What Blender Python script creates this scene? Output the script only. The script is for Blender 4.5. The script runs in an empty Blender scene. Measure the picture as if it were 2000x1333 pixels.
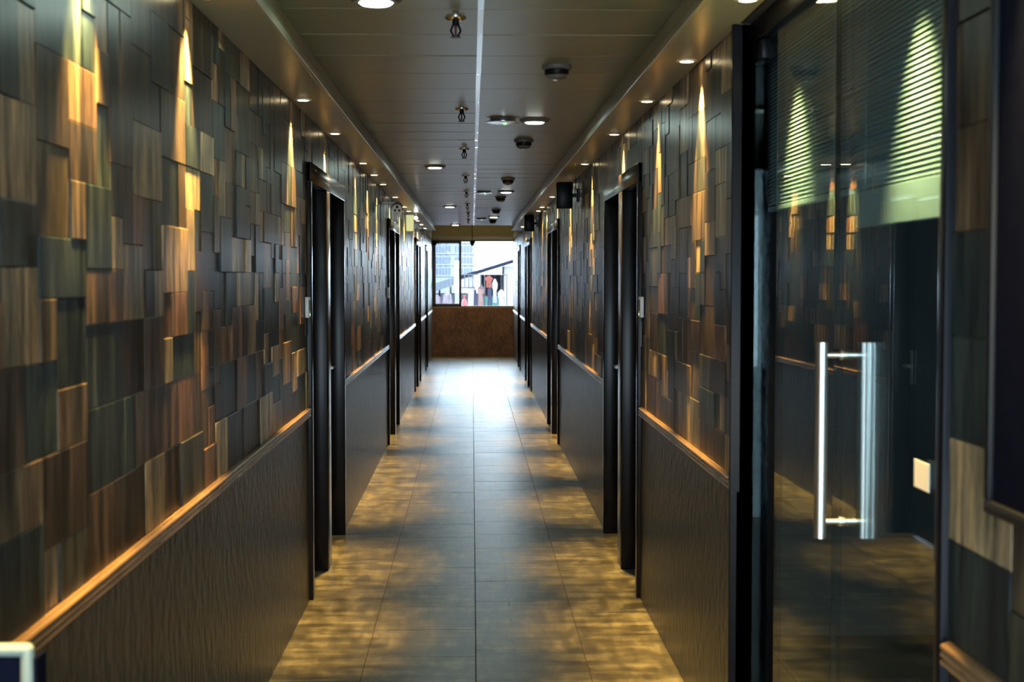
import bpy, bmesh, math, random
from mathutils import Vector, Matrix
R = math.radians
rng = random.Random(11)
scn = bpy.context.scene
C = scn.collection

# ------------------------------------------------------------------ camera
F_PX = 50.0 / 36.0 * 2000.0
CAM_H = 1.586
cam_d = bpy.data.cameras.new('camera'); cam = bpy.data.objects.new('camera', cam_d); C.objects.link(cam)
cam_d.lens = 50.0; cam_d.sensor_width = 36.0; cam_d.clip_start = 0.05; cam_d.clip_end = 1500
cam.location = (0, 0, CAM_H)
cam.rotation_euler = (R(90) - math.atan(123.5 / F_PX), 0, -math.atan(78.0 / F_PX))
cam_d.dof.use_dof = True; cam_d.dof.focus_distance = 9.0; cam_d.dof.aperture_fstop = 5.6
scn.camera = cam

# ------------------------------------------------------------------ sky, exposure
w = bpy.data.worlds.new('sky'); scn.world = w; w.use_nodes = True
bg = w.node_tree.nodes['Background']
bg.inputs[0].default_value = (0.68, 0.85, 1.0, 1); bg.inputs[1].default_value = 14.0
scn.view_settings.view_transform = 'Standard'; scn.view_settings.look = 'None'
scn.view_settings.gamma = 1.0; scn.view_settings.use_curve_mapping = False
scn.view_settings.exposure = 0.0
SPOT_W = 680.0; LED_W = 4.0
SPOT_COL = (1.0, 0.65, 0.20); LED_COL = (0.74, 1.0, 0.90)

# ------------------------------------------------------------------ dimensions (x across, y along the corridor, z up)
XL, XR = -0.80, 0.83            # wall faces
SOF_L, SOF_R = -0.62, 0.668     # inner edges of the two soffits
Z_SOF, Z_CEIL = 2.373, 2.463
Y0, Y1 = -0.5, 28.6
Y_SOF = 23.65                   # soffits and panel ceiling stop here
RAIL_Z, RAIL_H = 0.91, 0.045
Z_END = 2.76                    # raised ceiling in front of the end window
DOOR_H, FRAME_T = 2.055, 2.15
DOORS = [(6.97, 8.78, 7.66, 7.86), (13.5, 15.4, 14.36, 14.56), (19.8, 21.9, 20.75, 20.95), (24.3, 25.35, None, None)]
GLASS = (2.47, 4.42)

# ------------------------------------------------------------------ materials
MATS = {}
def newmat(name):
    m = bpy.data.materials.new(name); m.use_nodes = True
    nt = m.node_tree; b = nt.nodes['Principled BSDF']
    MATS[name] = m
    return m, nt, b
def N(nt, typ, **kw):
    n = nt.nodes.new(typ)
    for k, v in kw.items(): setattr(n, k, v)
    return n
def ramp(nt, stops, interp='LINEAR'):
    r = N(nt, 'ShaderNodeValToRGB'); cr = r.color_ramp; cr.interpolation = interp
    while len(cr.elements) < len(stops): cr.elements.new(0.5)
    for e, (p, c) in zip(cr.elements, stops):
        e.position = p; e.color = (*c, 1)
    return r
def plain(name, col, rough=0.5, metal=0.0, spec=0.5, noise=0.12, scale=30.0, bump=0.0, stretch=(1, 1, 1)):
    m, nt, b = newmat(name); L = nt.links.new
    tc = N(nt, 'ShaderNodeTexCoord'); mp = N(nt, 'ShaderNodeMapping'); mp.inputs['Scale'].default_value = stretch
    L(tc.outputs['Object'], mp.inputs['Vector'])
    no = N(nt, 'ShaderNodeTexNoise'); no.inputs['Scale'].default_value = scale; no.inputs['Detail'].default_value = 4
    L(mp.outputs[0], no.inputs['Vector'])
    r = ramp(nt, [(0.3, tuple(c * (1 - noise) for c in col)), (0.7, tuple(min(1, c * (1 + noise)) for c in col))])
    L(no.outputs[0], r.inputs[0]); L(r.outputs[0], b.inputs['Base Color'])
    b.inputs['Roughness'].default_value = rough; b.inputs['Metallic'].default_value = metal
    b.inputs['Specular IOR Level'].default_value = spec
    if bump:
        bp = N(nt, 'ShaderNodeBump'); bp.inputs['Strength'].default_value = bump; bp.inputs['Distance'].default_value = 0.004
        L(no.outputs[0], bp.inputs['Height']); L(bp.outputs[0], b.inputs['Normal'])
    return m
def emit(name, col, strength):
    m, nt, b = newmat(name)
    b.inputs['Base Color'].default_value = (*col, 1)
    b.inputs['Emission Color'].default_value = (*col, 1); b.inputs['Emission Strength'].default_value = strength
    return m

BLOCK_STOPS = [(0.0, (0.015, 0.023, 0.027)), (0.16, (0.028, 0.022, 0.018)), (0.30, (0.022, 0.033, 0.035)),
               (0.42, (0.044, 0.033, 0.024)), (0.54, (0.070, 0.054, 0.038)), (0.64, (0.036, 0.038, 0.031)),
               (0.72, (0.17, 0.125, 0.078)), (0.82, (0.10, 0.060, 0.040)), (0.89, (0.27, 0.21, 0.13))]
def block_mat(name, attr):
    """weathered wood block: one tone per block, darker and lighter upright strips in it, upright grain"""
    m, nt, b = newmat(name); L = nt.links.new
    tc = N(nt, 'ShaderNodeTexCoord'); geo = N(nt, 'ShaderNodeNewGeometry')
    if attr: src = N(nt, 'ShaderNodeAttribute', attribute_name='tone').outputs['Fac']
    else: src = N(nt, 'ShaderNodeObjectInfo').outputs['Random']
    base = ramp(nt, BLOCK_STOPS, 'CONSTANT'); L(src, base.inputs[0])
    # upright strips, in world space so that they run on through the wall
    sep = N(nt, 'ShaderNodeSeparateXYZ'); L(geo.outputs['Position'], sep.inputs[0])
    ml = N(nt, 'ShaderNodeMath', operation='MULTIPLY'); ml.inputs[1].default_value = 1 / 0.105; L(sep.outputs['Y'], ml.inputs[0])
    fl = N(nt, 'ShaderNodeMath', operation='FLOOR'); L(ml.outputs[0], fl.inputs[0])
    ad = N(nt, 'ShaderNodeMath', operation='MULTIPLY_ADD'); ad.inputs[1].default_value = 91.7; L(src, ad.inputs[0]); L(fl.outputs[0], ad.inputs[2])
    wn = N(nt, 'ShaderNodeTexWhiteNoise', noise_dimensions='1D'); L(ad.outputs[0], wn.inputs['W'])
    sr = ramp(nt, [(0.0, (0.62, 0.70, 0.72)), (0.5, (1.0, 0.95, 0.9)), (1.0, (1.45, 1.36, 1.2))]); L(wn.outputs['Value'], sr.inputs[0])
    m1 = N(nt, 'ShaderNodeMix', data_type='RGBA', blend_type='MULTIPLY'); m1.inputs[0].default_value = 1
    L(base.outputs[0], m1.inputs[6]); L(sr.outputs[0], m1.inputs[7])
    mp = N(nt, 'ShaderNodeMapping'); mp.inputs['Scale'].default_value = (20, 20, 2.6); L(geo.outputs['Position'], mp.inputs['Vector'])
    no = N(nt, 'ShaderNodeTexNoise'); no.inputs['Scale'].default_value = 1.0; no.inputs['Detail'].default_value = 6; no.inputs['Roughness'].default_value = 0.70
    L(mp.outputs[0], no.inputs['Vector'])
    gr = ramp(nt, [(0.36, (0.22, 0.23, 0.25)), (0.5, (1.0, 1.0, 1.0)), (0.64, (2.6, 2.35, 1.95))]); L(no.outputs[0], gr.inputs[0])
    m2 = N(nt, 'ShaderNodeMix', data_type='RGBA', blend_type='MULTIPLY'); m2.inputs[0].default_value = 1
    L(m1.outputs[2], m2.inputs[6]); L(gr.outputs[0], m2.inputs[7]); L(m2.outputs[2], b.inputs['Base Color'])
    b.inputs['Roughness'].default_value = 0.31; b.inputs['Specular IOR Level'].default_value = 0.11
    bp = N(nt, 'ShaderNodeBump'); bp.inputs['Strength'].default_value = 0.25; bp.inputs['Distance'].default_value = 0.003
    L(no.outputs[0], bp.inputs['Height']); L(bp.outputs[0], b.inputs['Normal'])
    return m
block_mat('block_wood', False); block_mat('block_wood_far', True)

def wainscot_mat(name, lo, hi, rough):
    m, nt, b = newmat(name); L = nt.links.new
    geo = N(nt, 'ShaderNodeNewGeometry')
    mp = N(nt, 'ShaderNodeMapping'); mp.inputs['Scale'].default_value = (1, 1, 0.6); L(geo.outputs['Position'], mp.inputs['Vector'])
    n1 = N(nt, 'ShaderNodeTexNoise'); n1.inputs['Scale'].default_value = 6; n1.inputs['Detail'].default_value = 5; L(mp.outputs[0], n1.inputs['Vector'])
    n2 = N(nt, 'ShaderNodeTexNoise'); n2.inputs['Scale'].default_value = 24; n2.inputs['Detail'].default_value = 5; L(mp.outputs[0], n2.inputs['Vector'])
    mx = N(nt, 'ShaderNodeMath', operation='MULTIPLY_ADD'); mx.inputs[1].default_value = 0.45; L(n2.outputs[0], mx.inputs[0])
    m0 = N(nt, 'ShaderNodeMath', operation='MULTIPLY'); m0.inputs[1].default_value = 0.55; L(n1.outputs[0], m0.inputs[0]); L(m0.outputs[0], mx.inputs[2])
    r = ramp(nt, [(0.32, lo), (0.68, hi)]); L(mx.outputs[0], r.inputs[0]); L(r.outputs[0], b.inputs['Base Color'])
    b.inputs['Roughness'].default_value = rough; b.inputs['Specular IOR Level'].default_value = 0.5
    bp = N(nt, 'ShaderNodeBump'); bp.inputs['Strength'].default_value = 0.7; bp.inputs['Distance'].default_value = 0.012
    L(n2.outputs[0], bp.inputs['Height']); L(bp.outputs[0], b.inputs['Normal'])
    return m
wainscot_mat('wainscot', (0.007, 0.007, 0.006), (0.058, 0.054, 0.045), 0.32)
wainscot_mat('end_panel', (0.09, 0.050, 0.036), (0.30, 0.165, 0.115), 0.6)

def floor_mat():
    m, nt, b = newmat('floor_tile'); L = nt.links.new
    geo = N(nt, 'ShaderNodeNewGeometry'); oi = N(nt, 'ShaderNodeObjectInfo')
    def noise(scale, vec, det=6):
        mp = N(nt, 'ShaderNodeMapping'); mp.inputs['Scale'].default_value = vec; L(geo.outputs['Position'], mp.inputs['Vector'])
        n = N(nt, 'ShaderNodeTexNoise'); n.inputs['Scale'].default_value = scale; n.inputs['Detail'].default_value = det
        n.inputs['Roughness'].default_value = 0.62; L(mp.outputs[0], n.inputs['Vector']); return n
    a = noise(13, (1, 0.30, 1), 3); c = noise(13, (0.25, 1, 1), 3); d = noise(3.0, (1, 1, 1), 3)
    mn = N(nt, 'ShaderNodeMath', operation='ADD'); L(a.outputs[0], mn.inputs[0]); L(c.outputs[0], mn.inputs[1])
    ml = N(nt, 'ShaderNodeMath', operation='MULTIPLY'); ml.inputs[1].default_value = 0.5; L(mn.outputs[0], ml.inputs[0])
    r = ramp(nt, [(0.38, (0.048, 0.041, 0.024)), (0.50, (0.115, 0.098, 0.056)), (0.62, (0.25, 0.215, 0.13))]); L(ml.outputs[0], r.inputs[0])
    # slow tone variation and one tone per tile
    r2 = ramp(nt, [(0.3, (0.78, 0.78, 0.78)), (0.7, (1.15, 1.12, 1.05))]); L(d.outputs[0], r2.inputs[0])
    m1 = N(nt, 'ShaderNodeMix', data_type='RGBA', blend_type='MULTIPLY'); m1.inputs[0].default_value = 1; L(r.outputs[0], m1.inputs[6]); L(r2.outputs[0], m1.inputs[7])
    r3 = ramp(nt, [(0.0, (0.88, 0.88, 0.88)), (1.0, (1.10, 1.08, 1.04))]); L(oi.outputs['Random'], r3.inputs[0])
    m2 = N(nt, 'ShaderNodeMix', data_type='RGBA', blend_type='MULTIPLY'); m2.inputs[0].default_value = 1; L(m1.outputs[2], m2.inputs[6]); L(r3.outputs[0], m2.inputs[7])
    # dashed dark scuff line that runs along the corridor
    sp = N(nt, 'ShaderNodeSeparateXYZ'); L(geo.outputs['Position'], sp.inputs[0])
    sx = N(nt, 'ShaderNodeMath', operation='SUBTRACT'); sx.inputs[1].default_value = 0.178; L(sp.outputs['X'], sx.inputs[0])
    ab = N(nt, 'ShaderNodeMath', operation='ABSOLUTE'); L(sx.outputs[0], ab.inputs[0])
    lt = N(nt, 'ShaderNodeMath', operation='LESS_THAN'); lt.inputs[1].default_value = 0.0065; L(ab.outputs[0], lt.inputs[0])
    dash = N(nt, 'ShaderNodeTexNoise', noise_dimensions='1D'); dash.inputs['Scale'].default_value = 5.0; dash.inputs['Detail'].default_value = 3; L(sp.outputs['Y'], dash.inputs['W'])
    dr = ramp(nt, [(0.44, (0, 0, 0)), (0.56, (0.8, 0.8, 0.8))]); L(dash.outputs[0], dr.inputs[0])
    dm = N(nt, 'ShaderNodeMath', operation='MULTIPLY'); L(lt.outputs[0], dm.inputs[0]); L(dr.outputs[0], dm.inputs[1])
    m3 = N(nt, 'ShaderNodeMix', data_type='RGBA'); L(dm.outputs[0], m3.inputs[0]); L(m2.outputs[2], m3.inputs[6]); m3.inputs[7].default_value = (0.05, 0.045, 0.04, 1)
    L(m3.outputs[2], b.inputs['Base Color']); b.inputs['Specular IOR Level'].default_value = 0.75
    rr = ramp(nt, [(0.40, (0.31, 0.31, 0.31)), (0.60, (0.35, 0.35, 0.35))]); L(ml.outputs[0], rr.inputs[0]); L(rr.outputs[0], b.inputs['Roughness'])
    bp = N(nt, 'ShaderNodeBump'); bp.inputs['Strength'].default_value = 0.10; bp.inputs['Distance'].default_value = 0.001
    L(ml.outputs[0], bp.inputs['Height']); L(bp.outputs[0], b.inputs['Normal'])
floor_mat()
plain('grout', (0.05, 0.04, 0.03), 0.8)
plain('wall_core', (0.012, 0.012, 0.012), 0.8)
plain('frame_wood', (0.008, 0.0065, 0.006), 0.20, spec=0.12, noise=0.4, scale=20, stretch=(1, 1, 0.1), bump=0.05)
plain('leaf_wood', (0.010, 0.008, 0.007), 0.30, spec=0.15, noise=0.4, scale=20, stretch=(1, 1, 0.1))
plain('rail_wood', (0.20, 0.118, 0.055), 0.26, noise=0.25, scale=14, stretch=(4, 0.4, 4))
plain('ceiling_panel', (0.165, 0.175, 0.095), 0.30, noise=0.05, scale=8)
plain('ceiling_core', (0.02, 0.02, 0.018), 0.8)
plain('soffit_paint', (0.27, 0.26, 0.16), 0.30, noise=0.05, scale=6)
plain('end_ceiling', (0.62, 0.48, 0.20), 0.5, noise=0.06)
plain('chrome', (0.75, 0.75, 0.74), 0.18, metal=1.0, noise=0.03)
plain('steel', (0.62, 0.62, 0.58), 0.36, metal=1.0, noise=0.05, scale=60, stretch=(1, 1, 0.05))
plain('white_plastic', (0.80, 0.80, 0.76), 0.4, noise=0.03)
plain('pale_trim', (0.66, 0.58, 0.42), 0.35, noise=0.03)
plain('grey_plastic', (0.10, 0.10, 0.09), 0.45, noise=0.05)
plain('black_plastic', (0.006, 0.007, 0.008), 0.4, spec=0.15, noise=0.1)
plain('black_metal', (0.006, 0.007, 0.010), 0.3, spec=0.08, noise=0.1)
plain('dark_panel', (0.004, 0.005, 0.012), 0.6, spec=0.02, noise=0.2)
plain('blind_slat', (0.27, 0.41, 0.50), 0.45, noise=0.04)
plain('stand_metal', (0.20, 0.26, 0.23), 0.45, noise=0.08)
plain('room_wall', (0.035, 0.05, 0.055), 0.7)
plain('room_floor', (0.05, 0.04, 0.03), 0.7)
plain('alu_dark', (0.03, 0.028, 0.028), 0.4, noise=0.1)
emit('lamp_warm', (1.0, 0.80, 0.45), 22.0)
emit('lamp_cool', (0.90, 1.0, 0.86), 14.0)
emit('bulb', (1.0, 0.97, 0.9), 40.0)
emit('sign_face', (0.62, 0.70, 0.36), 0.75)
emit('led_green', (0.5, 0.9, 0.55), 0.9)
def glass_mat(name, tint):
    m = bpy.data.materials.new(name); m.use_nodes = True; nt = m.node_tree; nt.nodes.clear(); MATS[name] = m
    o = N(nt, 'ShaderNodeOutputMaterial'); t = N(nt, 'ShaderNodeBsdfTransparent'); g = N(nt, 'ShaderNodeBsdfGlossy')
    t.inputs[0].default_value = (*tint, 1); g.inputs['Roughness'].default_value = 0.0; g.inputs[0].default_value = (0.95, 1, 1, 1)
    L = nt.links.new
    lw = N(nt, 'ShaderNodeLayerWeight'); lw.inputs[0].default_value = 0.5     # Schlick reflectance, alike on both faces of the pane
    pw_ = N(nt, 'ShaderNodeMath', operation='POWER'); pw_.inputs[1].default_value = 5.0; L(lw.outputs['Facing'], pw_.inputs[0])
    fr = N(nt, 'ShaderNodeMath', operation='MULTIPLY_ADD'); fr.inputs[1].default_value = 0.957; fr.inputs[2].default_value = 0.043; L(pw_.outputs[0], fr.inputs[0])
    mx = N(nt, 'ShaderNodeMixShader')
    L(fr.outputs[0], mx.inputs[0]); L(t.outputs[0], mx.inputs[1]); L(g.outputs[0], mx.inputs[2]); L(mx.outputs[0], o.inputs[0])
    return m
glass_mat('door_glass', (0.86, 0.93, 0.94)); glass_mat('window_glass', (0.90, 0.94, 0.97))
plain('glass_edge', (0.003, 0.010, 0.010), 0.5, spec=0.1, noise=0.05)
plain('facade_white', (0.17, 0.175, 0.19), 0.8, noise=0.04, scale=2)
plain('facade_window', (0.06, 0.07, 0.105), 0.5)
plain('roof_white', (0.05, 0.053, 0.065), 0.6, noise=0.1, scale=3)
plain('roof_edge', (0.005, 0.007, 0.016), 0.7, spec=0.1)
plain('stall_white', (0.20, 0.20, 0.21), 0.8)
plain('stall_dark', (0.02, 0.018, 0.035), 0.8)
plain('street', (0.10, 0.10, 0.10), 0.9)
plain('rack_steel', (0.015, 0.015, 0.02), 0.5)
plain('cloth_red', (0.10, 0.018, 0.010), 0.9, noise=0.3, scale=12)
plain('cloth_navy', (0.004, 0.005, 0.018), 0.9, noise=0.3, scale=12)
plain('cloth_white', (0.19, 0.18, 0.185), 0.9, noise=0.1, scale=12)
plain('cloth_pink', (0.15, 0.085, 0.08), 0.9, noise=0.2, scale=12)
plain('cloth_teal', (0.05, 0.13, 0.12), 0.9, noise=0.2, scale=12)
plain('red_paint', (0.13, 0.003, 0.006), 0.4)
plain('crate_pink', (0.11, 0.075, 0.085), 0.8, noise=0.3, scale=9)

# ------------------------------------------------------------------ helpers
class MB:
    def __init__(self): self.bm = bmesh.new()
    def box(self, x0, x1, y0, y1, z0, z1, bev=0.0, rot=None):
        r = bmesh.ops.create_cube(self.bm, size=1.0); vs = r['verts']
        c = Vector(((x0 + x1) / 2, (y0 + y1) / 2, (z0 + z1) / 2)); s = Vector((abs(x1 - x0), abs(y1 - y0), abs(z1 - z0)))
        for v in vs: v.co = Vector((v.co.x * s.x, v.co.y * s.y, v.co.z * s.z))
        if bev:
            es = list({e for v in vs for e in v.link_edges})
            rb = bmesh.ops.bevel(self.bm, geom=es, offset=bev, segments=2, affect='EDGES', profile=0.5)
            vs = list({v for f in rb['faces'] for v in f.verts} | {v for v in vs if v.is_valid})
        for v in vs:
            if rot: v.co = rot @ v.co
            v.co += c
        return self
    def tube(self, p0, p1, r0, r1=None, seg=16):
        p0 = Vector(p0); p1 = Vector(p1); d = p1 - p0
        q = d.to_track_quat('Z', 'Y').to_matrix().to_4x4()
        bmesh.ops.create_cone(self.bm, cap_ends=True, segments=seg, radius1=r0, radius2=r0 if r1 is None else r1, depth=d.length,
                              matrix=Matrix.Translation((p0 + p1) / 2) @ q)
        return self
    def ball(self, c, r, sc=(1, 1, 1), seg=16):
        bmesh.ops.create_uvsphere(self.bm, u_segments=seg, v_segments=seg // 2, radius=r, matrix=Matrix.Translation(c) @ Matrix.Diagonal((*sc, 1)))
        return self
    def lathe(self, prof, c, axis='Z', seg=24):
        rings = []
        for r, h in prof:
            ring = []
            for i in range(seg):
                a = 2 * math.pi * i / seg; u, v = r * math.cos(a), r * math.sin(a)
                p = (u, v, h) if axis == 'Z' else ((h, u, v) if axis == 'X' else (u, h, v))
                ring.append(self.bm.verts.new(Vector(c) + Vector(p)))
            rings.append(ring)
        for a, b in zip(rings, rings[1:]):
            for i in range(seg): self.bm.faces.new((a[i], a[(i + 1) % seg], b[(i + 1) % seg], b[i]))
        self.bm.faces.new(rings[0]); self.bm.faces.new(list(reversed(rings[-1])))
        return self
    def prism(self, pts, d0, d1, plane='XZ'):
        """closed outline extruded from d0 to d1 along the axis left out of the plane's name"""
        f = {'XZ': lambda a, b, d: (a, d, b), 'YZ': lambda a, b, d: (d, a, b), 'XY': lambda a, b, d: (a, b, d)}[plane]
        A = [self.bm.verts.new(f(a, b, d0)) for a, b in pts]; B = [self.bm.verts.new(f(a, b, d1)) for a, b in pts]
        n = len(pts)
        for i in range(n): self.bm.faces.new((A[i], A[(i + 1) % n], B[(i + 1) % n], B[i]))
        self.bm.faces.new(A); self.bm.faces.new(list(reversed(B)))
        return self
    def mesh(self, name, mat, smooth=False):
        bmesh.ops.recalc_face_normals(self.bm, faces=self.bm.faces[:])
        me = bpy.data.meshes.new(name); self.bm.to_mesh(me); self.bm.free()
        if mat: me.materials.append(MATS[mat])
        if smooth:
            me.polygons.foreach_set('use_smooth', [True] * len(me.polygons))
            try: me.set_sharp_from_angle(angle=R(35))
            except Exception: pass
        return me
    def build(self, name, mat, parent=None, smooth=False):
        return link(name, self.mesh(name, mat, smooth), parent)
def link(name, me, parent=None, loc=None):
    o = bpy.data.objects.new(name, me); C.objects.link(o)
    if loc is not None: o.location = loc
    if parent is not None: o.parent = parent
    return o
def tag(o, label=None, cat=None, group=None, kind=None):
    if label: o['label'] = label
    if cat: o['category'] = cat
    if group: o['group'] = group
    if kind: o['kind'] = kind
    return o
def thing(name, loc, label, cat, group=None, rz=0.0, kind=None):
    o = bpy.data.objects.new(name, None); C.objects.link(o); o.location = loc; o.rotation_euler = (0, 0, rz); o.empty_display_size = 0.05
    return tag(o, label, cat, group, kind)
ORDN = ['first', 'second', 'third', 'fourth', 'fifth', 'sixth', 'seventh', 'eighth', 'ninth', 'tenth', 'eleventh', 'twelfth', 'thirteenth', 'fourteenth', 'fifteenth', 'sixteenth']
def count_labels(kind, text, pick=lambda o: True):
    os_ = sorted([o for o in C.objects if o.parent is None and o.name.split('.')[0] == kind and pick(o)], key=lambda o: -o.location.y)
    for i, o in enumerate(os_): o['label'] = text % ORDN[i]
def dup(root, loc, label=None, rz=None, group=None):
    r = root.copy(); C.objects.link(r); r.location = loc
    if rz is not None: r.rotation_euler = (0, 0, rz)
    if label: r['label'] = label
    if group: r['group'] = group
    for ch in list(root.children):
        c = ch.copy(); C.objects.link(c); c.parent = r
        if ch.data and isinstance(ch.data, bpy.types.Light): pass
        for g in list(ch.children):
            d = g.copy(); C.objects.link(d); d.parent = c
    return r

# ------------------------------------------------------------------ floor
fl = MB().box(XL - 0.14, XR + 0.14, Y0, Y1 + 0.14, -0.06, -0.0035).build('floor', 'grout'); tag(fl, 'brown mottled tile floor of the corridor', 'floor', kind='structure')
T = 0.457
cols = [(XL - 0.12, -0.443), (-0.443, 0.014), (0.014, 0.471), (0.471, XR + 0.075)]
tile_me = {}
for ci, (a, b) in enumerate(cols):
    off = [0.12, 0.0, 0.10, 0.3][ci]
    y = Y0 + off - T
    while y < Y1:
        ya, yb = max(y, Y0), min(y + T, Y1)
        if yb - ya > 0.02:
            key = (ci, round(yb - ya, 3))
            if key not in tile_me:
                g = 0.0016
                tile_me[key] = MB().box(-(b - a) / 2 + g, (b - a) / 2 - g, -(yb - ya) / 2 + g, (yb - ya) / 2 - g, -0.004, 0.0, bev=0.0008).mesh('floor_tile', 'floor_tile')
            link('floor_tile', tile_me[key], fl, ((a + b) / 2, (ya + yb) / 2, rng.uniform(-0.0004, 0.0004)))
        y += T

# ------------------------------------------------------------------ ceiling, soffits
ce = MB().box(XL - 0.14, XR + 0.14, Y0, Y_SOF, Z_CEIL + 0.012, Z_CEIL + 0.1).build('ceiling', 'ceiling_core'); tag(ce, 'ceiling of wide metal boards laid across the corridor', 'ceiling', kind='structure')
ce2 = MB().box(XL - 0.14, XR + 0.14, Y_SOF, Y1 + 0.14, Z_END, Z_END + 0.1).box(XL - 0.14, XR + 0.14, Y_SOF, Y_SOF + 0.02, Z_CEIL + 0.001, Z_END).build('ceiling_plain', 'end_ceiling'); tag(ce2, 'plain raised ochre ceiling before the end window', 'ceiling', kind='structure')
SEAM = 0.029
pw = {}
for side, (a, b) in enumerate(((SOF_L, SEAM - 0.004), (SEAM + 0.004, SOF_R))):
    pw[side] = MB().box(-(b - a) / 2, (b - a) / 2, -0.2425, 0.2425, 0.0, 0.011, bev=0.0025).mesh('ceiling_panel', 'ceiling_panel')
    y = 4.69 - 0.49 * 10
    while y + 0.245 < Y_SOF:
        if y - 0.245 > Y0 - 0.01:
            o = link('ceiling_panel', pw[side], ce, ((a + b) / 2, y + 0.245, Z_CEIL))
            o.rotation_euler = (R(rng.uniform(-0.25, 0.25)), R(rng.uniform(-0.12, 0.12)), 0)
        y += 0.49
sm = MB().box(-0.010, 0.010, -0.243, 0.243, -0.003, 0.0).box(-0.0035, 0.0035, -0.243, 0.243, -0.006, -0.003).mesh('seam_strip', 'chrome')
y = 4.69 - 0.49 * 10
while y + 0.245 < Y_SOF:
    o = link('seam_strip', sm, ce, (SEAM + rng.uniform(-0.001, 0.001), y + 0.245, Z_CEIL)); o.rotation_euler = (R(rng.uniform(-0.3, 0.3)), R(rng.uniform(-6, 6)), 0)
    y += 0.49
for nm, a, b, lab in (('ceiling_soffit', XL, SOF_L, 'lowered cream soffit along the wall with the bullet camera'), ('ceiling_soffit', SOF_R, XR, 'lowered cream soffit along the wall with the glass doors')):
    m = MB().box(a, b, Y0, Y_SOF, Z_SOF, Z_CEIL + 0.012)
    o = m.build(nm, 'soffit_paint'); tag(o, lab, 'soffit', kind='structure')
    e = b if a == XL else a
    s = 1 if a == XL else -1
    MB().box(e - 0.004 * s, e + 0.014 * s, Y0, Y_SOF, Z_SOF - 0.004, Z_SOF + 0.022, bev=0.003).build('edge_trim', 'soffit_paint', o)

# ------------------------------------------------------------------ side walls
def spans(openings):
    out, y = [], Y0
    for a, b in openings:
        out.append((y, a)); y = b
    out.append((y, Y1)); return out
def pack(y0, y1, z0, z1):
    """irregular rows of blocks: cells of 105 x 60 mm filled with blocks of one to three cells"""
    nc = max(1, round((y1 - y0) / 0.105)); cw = (y1 - y0) / nc
    nr = max(1, round((z1 - z0) / 0.06)); ch = (z1 - z0) / nr
    used = [[False] * nc for _ in range(nr)]; out = []
    for r in range(nr):
        for c in range(nc):
            if used[r][c]: continue
            ks = [(3, 3), (3, 3), (3, 2), (2, 3), (2, 3), (1, 3), (1, 2), (2, 2)]; rng.shuffle(ks)
            for kw, kh in ks + [(2, 1), (1, 1)]:
                if c + kw <= nc and r + kh <= nr and all(not used[r + j][c + i] for i in range(kw) for j in range(kh)): break
            for i in range(kw):
                for j in range(kh): used[r + j][c + i] = True
            out.append((y0 + c * cw, y0 + (c + kw) * cw, z0 + r * ch, z0 + (r + kh) * ch))
    return out
blk = {}
def block_mesh(w, h, s):
    k = (round(w, 4), round(h, 4), s)
    if k not in blk:
        m = MB(); bm = m.bm; c = 0.0014; t = 0.014; W, H = w / 2 - 0.0008, h / 2 - 0.0008
        A = [bm.verts.new((-s * t, y, z)) for y, z in ((-W, -H), (W, -H), (W, H), (-W, H))]
        B = [bm.verts.new((-s * c * 0.6, y, z)) for y, z in ((-W, -H), (W, -H), (W, H), (-W, H))]
        D = [bm.verts.new((0, y, z)) for y, z in ((-W + c, -H + c), (W - c, -H + c), (W - c, H - c), (-W + c, H - c))]
        for P, Q in ((A, B), (B, D)):
            for i in range(4): bm.faces.new((P[i], P[(i + 1) % 4], Q[(i + 1) % 4], Q[i]))
        bm.faces.new(D); bm.faces.new(A)
        blk[k] = m.mesh('wall_block', 'block_wood')
    return blk[k]
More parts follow.
